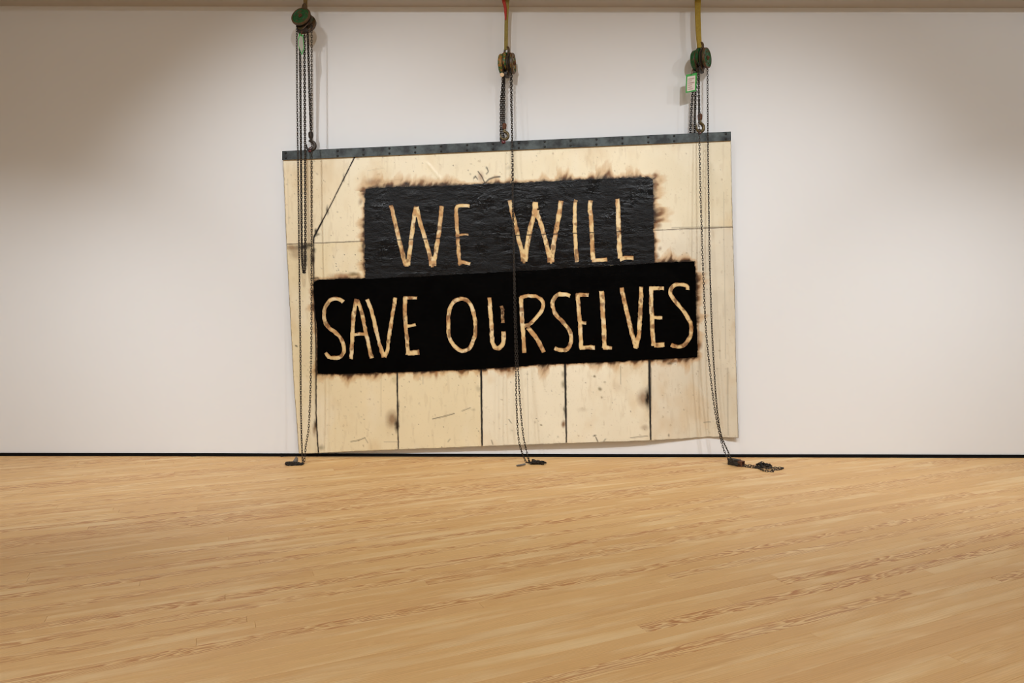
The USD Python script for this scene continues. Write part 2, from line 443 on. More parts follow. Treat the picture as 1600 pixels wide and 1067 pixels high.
planks.sort(key=lambda k: -k[0])
for share, m in planks[:290]:
    obj('floorboard', m[:2], 'pine_board', floor, smooth=False, primvars={'grain': m[2], 'board': m[3]})
rest = [m for s, m in planks[290:]]
v, f = cat([m[:2] for m in rest])
obj('floorboards', (v, f), 'pine_board', floor, smooth=False, primvars={'grain': np.vstack([m[2] for m in rest]), 'board': np.vstack([m[3] for m in rest])},
    kind='stuff', label='the remaining pine boards of the floor')

# ------------------------------------------------------------------ the banner
bot = PchipInterpolator([430, 467, 560, 700, 885, 1000, 1060, 1105, 1154, 1200], [.045, .05, .052, .05, .07, .062, .035, .02, .055, .06])
def edge_top(px): return 236 + (px - 441) * (205.5 - 236) / 701.0
def off(px, py):
    px, py = np.asarray(px, float), np.asarray(py, float)
    v = np.clip((py - edge_top(px)) / 472.0, 0, 1.05)
    s = v * v * (3 - 2 * np.clip(v, 0, 1)) * 0.6 + 0.4 * v
    wob = meshkit.noise(np.stack([px / 95, py / 130, 0 * px], -1), 3) - 0.5
    wob2 = meshkit.noise(np.stack([px / 38, py / 60, 0 * px], -1), 5) - 0.5
    # a fold in the canvas that catches a lamp
    k = (px - 665) * 0.64 + (py - 252) * 0.77
    h = (-(px - 665) * 0.77 + (py - 252) * 0.64)
    fold = 0.0048 * np.exp(-(h / 2.7) ** 2) * np.clip(k / 8, 0, 1) * np.clip((42 - k) / 8, 0, 1)
    return fold + 0.150 * (1 - s) + bot(px) * s + np.clip(v * 4, 0, 1) * (0.014 * wob + 0.004 * wob2)

def jag(poly, amp, step=2.0, seed=0, scale=7.0):
    """Roughens an outline given in pixels."""
    def ring(c):
        c = np.array(LineString(c).segmentize(step).coords)[:-1]
        n = np.stack([meshkit.fbm(np.c_[c / scale, np.full(len(c), 3.3 + k * 9)], 3, seed + k) - 0.5 for k in range(2)], 1)
        return c + n * 2 * amp
    out = []
    for g in getattr(poly, 'geoms', [poly]):
        out.append(Polygon(ring(g.exterior.coords), [ring(h.coords) for h in g.interiors]))
    return unary_union([o.buffer(0) for o in out])

def sheet(poly, cell, lift, thick):
    """A sheet with the outline poly (pixels), following the banner's surface, its front lifted by lift (m) and thick metres deep.
    Returns vertices, faces and the pixel of each vertex."""
    V, Fs = [], []
    x0, y0, x1, y1 = poly.bounds
    gx = np.arange(math.floor(x0 / cell), math.ceil(x1 / cell) + 1) * cell
    gy = np.arange(math.floor(y0 / cell), math.ceil(y1 / cell) + 1) * cell
    cx, cy = np.meshgrid(gx[:-1], gy[:-1])
    boxes = shapely.box(cx.ravel(), cy.ravel(), cx.ravel() + cell, cy.ravel() + cell)
    shapely.prepare(poly)
    inside = shapely.contains(poly, boxes)
    touch = shapely.intersects(poly, boxes) & ~inside
    b = np.c_[cx.ravel(), cy.ravel()][inside]
    quads = np.stack([b, b + [cell, 0], b + [cell, cell], b + [0, cell]], 1)
    V.append(quads.reshape(-1, 2)); k = np.arange(len(b))[:, None] * 4
    Fs.append(np.vstack([k + [0, 2, 1], k + [0, 3, 2]])); n = len(b) * 4
    for g in shapely.intersection(boxes[touch], poly):
        for q in getattr(g, 'geoms', [g]):
            if q.geom_type != 'Polygon' or q.area < 1e-4: continue
            rings = [np.array(q.exterior.coords)[:-1]] + [np.array(h.coords)[:-1] for h in q.interiors]
            vv_ = np.vstack(rings); ends = np.cumsum([len(r_) for r_ in rings]).astype(np.uint32)
            t = mapbox_earcut.triangulate_float64(vv_, ends).reshape(-1, 3).astype(int)
            if not len(t): continue
            a = vv_[t]; ar = np.cross(a[:, 1] - a[:, 0], a[:, 2] - a[:, 0])
            t[ar > 0] = t[ar > 0][:, ::-1]          # pixel y runs down: this winding faces the viewer
            V.append(vv_); Fs.append(t + n); n += len(vv_)
    v2, f = np.vstack(V), np.vstack(Fs)
    key, inv = np.unique(np.round(v2 * 500).astype(np.int64), axis=0, return_inverse=True)
    v2, f = key / 500.0, inv.ravel()[f]
    f = f[(f[:, 0] != f[:, 1]) & (f[:, 1] != f[:, 2]) & (f[:, 0] != f[:, 2])]
    o = off(v2[:, 0], v2[:, 1])
    front = P(v2[:, 0], v2[:, 1], o + lift)
    e = np.vstack([f[:, [0, 1]], f[:, [1, 2]], f[:, [2, 0]]])
    es = {(a, b) for a, b in e.tolist()}
    rim = np.array([(a, b) for a, b in es if (b, a) not in es])
    ids, inv = np.unique(rim, return_inverse=True); inv = inv.reshape(rim.shape)
    back = P(v2[ids, 0], v2[ids, 1], o[ids] + lift - thick)
    nf = len(v2)
    frontrim = front[ids]
    a, b = inv[:, 0], inv[:, 1]
    m = len(ids)
    side = np.vstack([np.c_[nf + b, nf + a, nf + m + a], np.c_[nf + b, nf + m + a, nf + m + b]])
    v = np.vstack([front, frontrim, back]); px = np.vstack([v2, v2[ids], v2[ids]])
    return v, np.vstack([f, side]), px

# letters: strokes traced in crops (origin x, y; scale 8.89), each (width, points)
LET = [
 ('W', 600, 305, [(58, [(92,135),(130,270),(170,450),(210,620),(262,830),(300,975)]), (60, [(335,975),(362,750),(385,550),(410,350),(445,150)]), (58, [(460,150),(490,330),(545,520),(592,680),(640,860),(655,980)]), (62, [(690,985),(715,800),(755,560),(785,330),(800,145)]), (70, [(290,960),(345,960)]), (70, [(648,965),(690,965)]), (80, [(450,160),(450,260)])]),
 ('E', 700, 305, [(52, [(300,150),(200,140),(130,150),(115,220),(122,400),(132,570),(145,760),(165,940)]), (30, [(130,560),(200,545),(285,545)]), (48, [(140,960),(210,925),(310,955)])]),
 ('W', 795, 300, [(60, [(12,115),(50,290),(100,480),(135,650),(185,850),(195,965)]), (66, [(225,965),(262,700),(300,500),(345,330),(372,135)]), (62, [(375,260),(450,450),(490,600),(530,750),(570,975)]), (66, [(600,975),(620,750),(660,520),(700,300),(725,120)]), (100, [(372,250),(374,275)]), (80, [(192,950),(230,950)]), (80, [(575,955),(600,955)]), (82, [(368,135),(370,230)])]),
 ('I', 895, 300, [(58, [(45,105),(28,200),(28,350),(30,560),(38,700),(45,830),(60,975)])]),
 ('L', 895, 300, [(64, [(245,115),(238,200),(255,350),(265,550),(270,730),(285,940)]), (58, [(265,950),(480,932)])]),
 ('L', 895, 300, [(66, [(620,92),(628,200),(630,350),(640,550),(645,750),(660,925)]), (58, [(655,940),(720,910),(850,912)])]),
 ('S', 495, 450, [(56, [(370,195),(280,145),(200,160),(140,225),(108,300),(100,385),(120,480),(170,555),(240,600),(310,670),(360,750),(380,850),(350,930),(280,972),(200,968),(120,900)])]),
 ('A', 495, 450, [(56, [(548,150),(515,350),(500,550),(490,750),(476,985)]), (54, [(560,160),(620,330),(662,520),(700,700),(762,975)]), (48, [(490,650),(590,635),(690,640)])]),
 ('V', 495, 450, [(56, [(698,155),(760,320),(810,530),(850,700),(895,850),(925,965)]), (54, [(940,965),(975,880),(1003,680),(1033,480),(1068,280),(1093,130)])]),
 ('E', 595, 450, [(58, [(335,125),(335,300),(340,450),(355,620),(370,800),(372,930)]), (50, [(312,130),(420,135),(505,138)]), (44, [(350,525),(420,525),(482,505)]), (74, [(375,905),(540,890)])]),
 ('O', 690, 450, [(56, [(260,150),(170,185),(112,300),(92,450),(95,560),(105,680),(160,780),(220,845),(290,875),(370,855),(430,750),(468,620),(468,480),(440,330),(400,220),(330,160),(258,150)])]),
 ('U', 690, 450, [(60, [(665,128),(675,300),(690,500),(695,640),(705,750),(770,838),(830,808),(862,720),(860,600)]), (50, [(850,485),(846,300),(832,245)])]),
 ('R', 795, 445, [(60, [(170,165),(180,350),(190,560),(200,700),(215,945)]), (54, [(160,175),(260,152),(360,155),(440,195),(480,260),(470,330),(400,430),(310,530),(190,575)]), (60, [(262,590),(340,680),(420,800),(485,940)])]),
 ('S', 795, 445, [(58, [(852,150),(780,130),(700,128),(630,190),(605,260),(620,330),(660,420),(730,490),(800,570),(850,650),(868,740),(850,840),(780,905),(700,902),(632,880)])]),
 ('E', 890, 440, [(60, [(115,160),(120,300),(130,450),(145,600),(152,750),(160,930)]), (58, [(90,182),(265,182)]), (52, [(140,562),(232,572)]), (62, [(140,918),(350,912)])]),
 ('L', 890, 440, [(66, [(440,125),(455,250),(460,400),(470,550),(478,700),(485,920)]), (46, [(465,890),(525,905),(590,925)]), (30, [(465,928),(590,932)])]),
 ('V', 890, 440, [(62, [(722,80),(755,250),(790,400),(830,560),(870,730),(920,910)]), (62, [(995,70),(990,260),(980,460),(970,660),(940,850),(925,910)]), (60, [(905,895),(945,905)])]),
 ('E', 990, 430, [(62, [(245,160),(245,400),(255,600),(265,800),(282,985)]), (56, [(215,178),(425,180)]), (50, [(260,588),(402,588)]), (72, [(282,972),(430,962)])]),
 ('S', 990, 430, [(58, [(755,205),(750,155),(680,130),(600,125),(530,170),(505,240),(540,310),(620,410),(700,510),(760,600),(800,700),(800,800),(760,900),(700,970),(610,992),(520,968)])]),
]
letters = []
for i, (ch, ox, oy, strokes) in enumerate(LET):
    polys = []
    for w, pts in strokes:
        p = np.array(pts, float) / 8.89 + [ox, oy]
        if len(p) > 3:
            s_ = np.r_[0, np.cumsum(np.linalg.norm(np.diff(p, axis=0), axis=1))]
            p = PchipInterpolator(s_, p)(np.linspace(0, s_[-1], 40))
        polys.append(LineString(p).buffer(w / 8.89 / 2, cap_style='flat', join_style='round'))
    letters.append(jag(unary_union(polys).buffer(0.6).buffer(-0.6), 1.4, 1.2, 40 + i, 5.5))

UP = Polygon([(571,296),(585,293),(612,292.5),(650,291.5),(684,291),(720,289),(758,287),(800,286),(850,283.5),(900,281),(951,279),(1014,276.5),(1019,280),(1020.5,300),(1021,354),(1023,411),(800,424),(571,436),(570,400),(569.5,350)])
LO = Polygon([(489,446),(492,439),(500,437),(516,436),(570,434.8),(800,423),(1023,410.6),(1085,408.5),(1086.5,430),(1088,490),(1090,552),(1088.5,558),(1050,560),(1009,562),(965,564.5),(895,567.5),(842,569),(813,572.5),(780,574.5),(740,577),(620,581.5),(560,583),(504,584.5),(496,583),(495.5,520),(490.5,462)])
UPJ, LOJ = jag(UP, 1.7, 1.5, 11, 6.0), jag(LO, 1.5, 1.5, 12, 6.0)
LOJ = LOJ.difference(UPJ)
TAR = unary_union([UPJ, LOJ]).buffer(0.5)

# canvas panels (pixels): seams between them stay open over a dark backing
LB = [(467,708.5),(497,708),(622,702.5),(753,697.5),(885,692.7),(1016,688.7)]
def edgeline(a, b, n): return [(a[0] + (b[0]-a[0])*t, a[1] + (b[1]-a[1])*t) for t in np.linspace(0, 1, n)]
seam = lambda x: 381.5 + (x - 447) * (355 - 381.5) / 698.0
PANELS = [
    [(442,243),(557,238),(531,291),(514,325),(490,369),(489,seam(489)),(447.5,seam(447))],
    [(558.5,238),(1142,213),(1145,seam(1145)),(760,seam(760)),(491,seam(491)),(491,372)],
    [(447.5,seam(447)),(490,seam(490)),(490,450),(493.5,540),(493.5,650),(497,708),(480,708.6),(467,708.5),(459,600)],
    [(490.8,seam(491)),(618,seam(618)),(620,600),(622,702.5),(560,705),(498,708),(494.5,650),(494.5,540),(491,450)],
    [(619,seam(619)),(750,seam(750)),(750.5,577),(752.5,697.5),(690,700),(622.6,702.5)],
    [(751,seam(751)),(881,seam(881)),(881.5,570),(884.5,692.7),(820,695),(754,697.5)],
    [(882,seam(882)),(1012,seam(1012)),(1013.5,600),(1016,688.7),(950,690.6),(885.8,692.7)],
    [(1014,seam(1014)),(1145,seam(1145)),(1148,450),(1150,560),(1154,684.5),(1130,683.2),(1108,682.6),(1060,686),(1017.5,688.5)],
]
TONE = [lin(234,218,184), lin(237,224,192), lin(228,212,174), lin(233,217,179), lin(233,218,181), lin(236,226,200), lin(236,226,200), lin(232,221,197)]

tb = np.array(TAR.segmentize(0.8).exterior.coords)
tkd = cKDTree(tb)
# scorch marks and stains: (x, y, rx, ry, strength, darkness colour)
BROWN, BLACK, GREY = lin(120, 78, 40), lin(28, 18, 10), lin(110, 96, 60)
BLOBS = [(613,655,11,16,.75,BROWN),(620,664,4,14,1.0,BLACK),(622,640,2.2,18,.9,BLACK),(1005,622,11,17,.7,BROWN),(1012,622,4.5,20,1.0,BLACK),(1008,668,8,5,.4,BROWN),
         (880,600,4,8,.7,GREY),(881,662,3.5,7,.9,BROWN),(882,640,2,12,.8,BLACK),(880,585,4,6,.5,GREY),(493,664,3.2,10,.95,BLACK),(491,672,4,12,.6,BROWN),(502,699,6,5,.55,GREY),
         (456,387,12,6,.7,BROWN),(474,386,13,6,1.0,BLACK),(462,396,12,11,.45,BROWN),(476,405,5,24,.9,BLACK),(488,405,4,13,.95,BLACK),(490,392,5,5,.8,BLACK),(484,383,9,3,.8,BLACK),
         (682,584,4,9,.8,lin(150,95,40)),(679,577,6,5,.6,BROWN),(722,578,5,8,.8,BROWN),(705,576,6,5,.6,BROWN),(796,579,4,3,.9,BROWN),(617,593,6,8,.35,lin(160,140,80)),(747,607,4,6,.3,GREY),
         (752,276,6,10,.55,lin(140,85,45)),(568,296,5,4,.9,BROWN),(582,285,14,7,.6,lin(140,95,55)),(563,315,4,6,.6,BROWN),(566,375,5,4,.8,BROWN),(568,384,3,6,.8,BLACK),
         (634,287,6,4,.9,BLACK),(659,284,4,6,.6,BROWN),(690,287,6,3,.8,BLACK),(952,272,4,5,.8,BROWN),(1024,274,6,4,.9,BROWN),(1025,290,4,10,.8,BROWN),(1028,288,3,3,.8,BROWN),
         (1028,352,7,7,.7,BROWN),(1026,400,6,8,.8,BROWN),(1031,388,4,4,.5,BROWN),(1030,407,8,3,.6,BROWN),(1093,540,5,8,.8,BROWN),(1052,564,12,4,.9,BROWN),(1046,568,6,3,.7,BLACK),
         (520,432,11,5,.4,lin(150,105,65)),(535,431,10,5,.7,lin(150,110,80)),(553,429,12,4,.8,lin(110,90,45)),(929,588,3,2.5,.9,GREY),(937,608,3.4,4,.75,GREY),(945,597,2.6,1.8,.6,GREY),(940,621,2.2,2,.5,GREY),
         (929,680,3.2,1.4,.9,BLACK),(910,640,9,4,.25,lin(150,120,80)),(965,604,8,8,.18,lin(160,120,80)),(845,664,2.5,1.3,.9,GREY),(838,654,1.1,1.1,1,BLACK),(836,660,2.5,3,.35,GREY),
         (872,683,2.2,2.2,.4,GREY),(800,672,2,2,.3,GREY),(1045,680,1.4,3,.8,BLACK),(740,640,3,2,.3,GREY),(718,588,3,3,.3,GREY),(585,452,1,1,0,GREY),
         (795,262,6,4,.25,GREY),(760,262,1.5,3,.6,BLACK),(742,277,3,2,.5,BLACK),(735,272,1.2,2,.6,BLACK),(660,255,.9,.9,.8,BLACK),(598,246,1,1,.8,BLACK),(555,398,1.1,1.1,1,BLACK),
         (497,365,4,3,.5,GREY),(560,248,3,3,.4,GREY),(511.5,328,2.6,9,.85,BLACK),(494,361,2.8,6,.95,BLACK),(537,278,2,8,.5,BLACK),(503,344,2,9,.5,BLACK)]
for k, (sx, sy) in enumerate([(525,412),(525.5,416),(526,423),(529,422),(541,423.5),(521,402),(538,398)]):
    BLOBS.append((sx, sy, 1, 1, .9, BLACK))
SCR = [([(676,654.5),(692,651),(710,646)], .5, .8), ([(722,642),(735,637)], .5, .6), ([(548,690),(560,688),(570,684)], .5, .7), ([(570,684),(575,692)], .5, .4),
       ([(747,268),(753,276),(758,287)], .7, .9), ([(758,286),(764,280),(772,277),(781,276)], 1.0, .95), ([(761,262),(763,268),(760,272)], .7, .8), ([(740,279),(743,275),(746,280)], .6, .8),
       ([(1131,300),(1131,360),(1132,420),(1134,560)], .5, .2), ([(1137,575),(1137,640),(1138,680)], .6, .35), ([(1125,530),(1125,560)], .4, .3), ([(1100,660),(1110,659)], .5, .5),
       ([(486,435),(497,434)], .9, .9), ([(985,684),(1012,681)], .5, .6), ([(860,695),(884,693)], 1.0, .8), ([(980,690.5),(1015,689)], .9, .8), ([(600,690),(624,690)], .4, .3),
       ([(661,580),(661,600)], .4, .35), ([(824,580),(826,690)], .5, .22), ([(970,572),(970,600)], .4, .4), ([(595,570),(595,650)], .4, .2), ([(795,655),(799,661)], .6, .6), ([(594,285),(625,280)], .4, .15),
       ([(700,690),(703,686)], .6, .5), ([(768,688),(770,694)], .7, .6), ([(931,683),(934,690)], .7, .8), ([(942,692),(946,686)], .6, .7), ([(492,480),(493,560),(494,640)], .6, .6), ([(488,372),(498,366)], .8, .5),
       ([(574,267),(600,262)], .3, .15), ([(1050,356),(1145,354)], .8, .4), ([(462,540),(464,541)], .9, .9), ([(1018,575),(1018,640)], .4, .4), ([(450,280),(451,350)], .4, .15)]
rs = np.random.default_rng(21)
SPECK = np.c_[rs.uniform(450, 1150, 420), rs.uniform(230, 700, 420), rs.uniform(0.4, 1.0, 420), rs.uniform(0.2, 0.85, 420)]

def blend(c, col, a):
    return c * (1 - a[:, None]) + np.asarray(col) * a[:, None]

def canvas_tint(px, tone, poly):
    n = len(px); z = np.zeros(n)
    q = lambda sx, sy, s, o=4: meshkit.fbm(np.c_[px[:, 0] / sx, px[:, 1] / sy, z + 1.5], o, s)
    c = np.tile(np.asarray(tone), (n, 1))
    m = q(60, 60, 1)
    c = c * (1 - 0.13 * np.clip((px[:, 0] - 1000) / 90, 0, 1))[:, None]      # duller, yellowed right-hand side
    c = c * (0.93 + 0.14 * m)[:, None]
    c = blend(c, lin(206, 172, 120), np.clip((q(45, 70, 2) - 0.55) * 2.0, 0, 0.35))
    c = blend(c, lin(240, 230, 205), np.clip((q(50, 80, 4) - 0.52) * 2.5, 0, 0.55))
    c = blend(c, lin(170, 142, 100), np.clip((q(5, 26, 8) - 0.60) * 1.6, 0, 0.14))        # vertical rubbing
    c = blend(c, lin(150, 125, 90), np.clip((q(4, 4, 9, 3) - 0.69) * 4, 0, 0.5))            # fine dirt
    # scorching round the tar
    d, k = tkd.query(px); b = tb[k]
    t1 = meshkit.fbm(np.c_[b / 16, np.zeros(n)], 3, 30)
    sx_, sy_ = px[:, 0] - b[:, 0], px[:, 1] - b[:, 1]
    t2 = meshkit.fbm(np.where((np.abs(sx_) > np.abs(sy_))[:, None], np.c_[px[:, 1] / 6 + sx_ * 0.05, px[:, 0] / 14, z + 7], np.c_[px[:, 0] / 5 + sy_ * 0.10, px[:, 1] / 12, z]), 3, 31)
    up = (b[:, 1] < 300) & (b[:, 0] > 567)
    right = (b[:, 0] > 1017) & (b[:, 1] < 412)
    reach = np.where(up, np.interp(b[:, 0], [570, 592, 606, 640, 700, 760, 800, 850, 950, 1000, 1020], [15, 13, 8, 9, 7, 11, 11, 11, 15, 14, 14]), np.where(right, 13, np.where(b[:, 0] > 1082, 8, np.where(b[:, 1] > 555, 9, 6))))
    w = reach * np.clip(0.2 + 3.2 * (t1 - 0.40), 0.14, 1.5) * (0.55 + 0.9 * t2)
    s = d / np.maximum(w, 0.5)
    a = np.clip(1 - s, 0, 1)
    c = blend(c, lin(196, 150, 92), np.clip(1.15 - d / (w * 1.5 + 1.5), 0, 0.55))
    c = blend(c, lin(118, 74, 38), np.clip(a * 1.5 * np.clip((t2 - 0.30) * 3.2, 0.1, 1.3), 0, 0.9))
    c = blend(c, lin(35, 22, 12), np.clip((a - 0.45) * 2.4 * (t2 + .25), 0, 0.97) )
    # stains
    wx = px + 5.0 * np.c_[q(9, 9, 50, 3) - 0.5, q(9, 9, 51, 3) - 0.5]
    x0, y0 = px.min(0); x1, y1 = px.max(0)
    for (bx, by, rx, ry, st, col) in BLOBS:
        if bx + 3 * rx < x0 or bx - 3 * rx > x1 or by + 3 * ry < y0 or by - 3 * ry > y1: continue
        u = (wx if rx > 1.6 else px) - [bx, by]
        r = np.hypot(u[:, 0] / rx, u[:, 1] / ry)
        c = blend(c, col, st * np.clip(1.35 - r * 1.15, 0, 1) ** 1.2)
    for pts, wd, st in SCR:
        l = LineString(pts)
        near = (px[:, 0] > l.bounds[0] - 4) & (px[:, 0] < l.bounds[2] + 4) & (px[:, 1] > l.bounds[1] - 4) & (px[:, 1] < l.bounds[3] + 4)
        if near.any():
            dd = np.full(n, 99.0); dd[near] = shapely.distance(shapely.points(px[near]), l)
            c = blend(c, BLACK, st * np.clip(1.3 - dd / (wd + 0.35), 0, 1))
    dd, kk = cKDTree(SPECK[:, :2]).query(px)
    c = blend(c, lin(80, 60, 38), SPECK[kk, 3] * np.clip(1.4 - dd / SPECK[kk, 2], 0, 1))
    # dirty edge along the seams and rim
    de = shapely.distance(shapely.points(px), poly.exterior)
    e2 = q(5, 9, 61, 3)
    c = blend(c, lin(70, 48, 26), np.clip(1.1 - de / (0.6 + 2.2 * np.clip(e2 - .4, 0, 1)), 0, 1) * 0.8)
    return np.clip(c, 0.004, 0.9)

banner = thing('banner', 'large cream canvas banner lettered WE WILL SAVE OURSELVES on a black ground, hung from chains', 'banner', P(800, 700, 0.1))
PN = []
for i, pts in enumerate(PANELS):
    g = Polygon(pts).buffer(-0.05)
    g = jag(g, 0.5, 1.5, 70 + i, 5.0)
    PN.append(g)
    v, f, px = sheet(g, 1.3, 0.0, 0.006)
    obj('panel', (v, f), 'canvas', banner, smooth=50 if False else True, primvars={'tint': canvas_tint(px, TONE[i], g)})
outline = unary_union([Polygon(p).buffer(2.0) for p in PANELS]).buffer(-3.4)
v, f, px = sheet(outline, 10.0, -0.006, 0.003)
obj('backing', (v, f), 'canvas_back', banner, smooth=False, label='dark backing showing in the open seams')
LU = unary_union(letters)
seamline = LineString([(440, seam(440)), (1150, seam(1150))]).buffer(0.9)
def wrinkle(v, px, amp, seed):
    """Relief of the tar, pushed towards the viewer (-y)."""
    a = meshkit.fbm(np.c_[px[:, 0] / 17, px[:, 1] / 8, np.zeros(len(px))], 4, seed) - 0.5
    b = meshkit.fbm(np.c_[px[:, 0] / 50, px[:, 1] / 9, np.zeros(len(px)) + 5], 3, seed + 5) - 0.5
    v = v.copy(); v[:, 1] -= amp * (a + b); return v
for name, reg, mat_, amp, lab in (('tar_block', UPJ, 'tar_wrinkled', 0.006, 'wrinkled glossy black block behind WE WILL'), ('tar_block', LOJ, 'tar_flat', 0.0015, 'flatter dull black block behind SAVE OURSELVES')):
    v, f, px = sheet(reg.difference(LU), 2.0, 0.009, 0.009)
    nf = len(v)
    obj(name, (wrinkle(v, px, amp, 90), f), mat_, banner, smooth=True, label=lab)
for i, g in enumerate(letters):
    g = g.buffer(0.7)
    v, f, px = sheet(g, 1.1, 0.0022, 0.0022)
    z = np.zeros(len(px))
    q = lambda sx, sy, s, o=3: meshkit.fbm(np.c_[px[:, 0] / sx, px[:, 1] / sy, z + i], o, s)
    c = np.tile(lin(226, 196, 140), (len(px), 1))
    c = blend(c, lin(232, 212, 170), np.clip((q(9, 12, 3) - .5) * 4, 0, .8))
    c = blend(c, lin(186, 138, 86), np.clip((q(9, 10, 5) - .46) * 4.5, 0, .85))
    c = blend(c, lin(120, 80, 48), np.clip((q(6, 7, 7) - .55) * 6, 0, .8))
    de = shapely.distance(shapely.points(px), g.boundary)
    c = blend(c, lin(140, 88, 52), np.clip(1.0 - (de - .5) / 1.6, 0, 1) * .55)
    ds = np.abs(px[:, 1] - seam(px[:, 0]) - 0.6 * (q(6, 6, 12) - .5))
    c = blend(c, lin(28, 18, 12), np.clip(1.7 - ds / 0.75, 0, 1) * 0.95)      # the canvas seam runs through the letters
    if i == 11:
        k = (px[:, 0] > 780) & (px[:, 1] < 507)
        c[k] = blend(c[k], lin(70, 42, 20), np.clip((q(1.5, 1.5, 9)[k] - .3) * 3, 0, .9))
    obj('letter', (v, f), 'canvas', banner, smooth=True, primvars={'tint': np.clip(c, .004, .9)})

# steel bar with bolts
def bar_pt(px, e, d):      # e: 0 at the bar's top edge, 1 at its bottom edge
    return P(px, edge_top(px) + 14.2 * e, d)
xs = np.array([441, 1142.0])
ends = []
for dz in (0.138, 0.168):
    bb = 0.002 if dz > .15 else 0
    for x, sx in ((441, 1), (1142, -1)):
        for e, se in ((0, 1), (1, -1)):
            ends.append(bar_pt(x + sx * bb / S, e + se * bb / S / 14.2, dz))
            ends.append(bar_pt(x, e, dz - (0.002 if dz > .15 else 0)))
bar = obj('hanging_bar', manifold3d.Manifold.hull_points(np.array(ends)), 'bar_steel', banner, smooth=False, label='grey steel bar clamping the top of the banner')
bolt = cat([lathe([(0, 0.0125), (0.003, 0.0125), (0.0055, 0.0105), (0.0075, 0.006), (0.0082, 0.0)], 12)])
Rb = np.array([[0, 1, 0], [-1, 0, 0], [0, 0, 1.0]])     # x axis -> -y
for i in range(18):
    if i in (1, 16): continue
    x = 446.6 + 40.45 * i
    for e in (0.22, 0.78):
        obj('bolt', xf(bolt, Rb, bar_pt(x, e, 0.168)), 'bolt_steel', bar, smooth=35)
SH = [(485.3, 234.5), (786.8, 221), (1092.8, 206.5)]
for x, y in SH:
    c = P(x, y + 1, 0.155); r = 0.017
    a = np.linspace(-0.6, np.pi + 0.6, 14)
    sh = obj('shackle', tube(np.stack([np.cos(a) * r + c[0], np.full(14, c[1] - 0.014), np.sin(a) * 0.034 + c[2]], 1), 0.0055), 'red_shackle' if x < 1000 else 'dark_iron', banner, smooth=40, label='small shackle through the bar')
    obj('shackle_pin', xf(lathe([(-0.004, 0.0), (-0.004, 0.012), (0.02, 0.012), (0.024, 0.009), (0.024, 0.0)], 12), Rb, P(x, y + 1.5, 0.168)), 'red_shackle', sh, smooth=35, label='red pin')

# ------------------------------------------------------------------ chain hoists
def frame_of(n):
    n = np.array(n, float); n /= np.linalg.norm(n)
    z = np.array([0, 0, 1.0]) - n * n[2]; z /= np.linalg.norm(z)
    return np.stack([n, np.cross(z, n), z], 1)

def disc_plate(x0, x1, pts):
    """Rounded plate: hull of circles (y, z, r) extruded from x0 to x1."""
    out = []
    for y, z, r in pts:
        a = np.linspace(0, 2 * np.pi, 28, endpoint=False)
        for x, k in ((x0, 0.004), (x0 + 0.003, 0), (x1 - 0.003, 0), (x1, 0.004)):
            out.append(np.stack([np.full(28, x), y + (r - k) * np.cos(a), z + (r - k) * np.sin(a)], 1))
    return manifold3d.Manifold.hull_points(np.vstack(out))

def hook(scale, twist=0.0):
    """A load hook hanging from the origin: swivel block and curved hook, in the xz plane."""
    a = np.radians(np.linspace(105, -200, 26))
    R = 0.042
    path = [(0, -0.035), (0.004, -0.055)] + [(R * np.cos(t), -0.115 + R * np.sin(t)) for t in a]
    path = np.array([(x, 0, z) for x, z in path])
    r = np.interp(np.linspace(0, 1, len(path)), [0, 0.2, 0.55, 0.85, 1], [0.013, 0.014, 0.0165, 0.011, 0.005])
    hk = tube(path, r, 10)
    blk = manifold3d.Manifold.batch_hull([manifold3d.Manifold.sphere(0.024, 16).translate((0, 0, 0.0)), manifold3d.Manifold.sphere(0.021, 16).translate((0, 0, -0.03))])
    latch = cat([tube([(-0.005, 0, -0.07), (0.02, 0, -0.10), (0.037, 0, -0.125)], 0.005, 6)])
    c, s = math.cos(twist), math.sin(twist)
    T = np.array([[c, -s, 0], [s, c, 0], [0, 0, 1.0]]) * scale
    return xf(blk, T, 0), xf(hk, T, 0), xf(latch, T, 0)

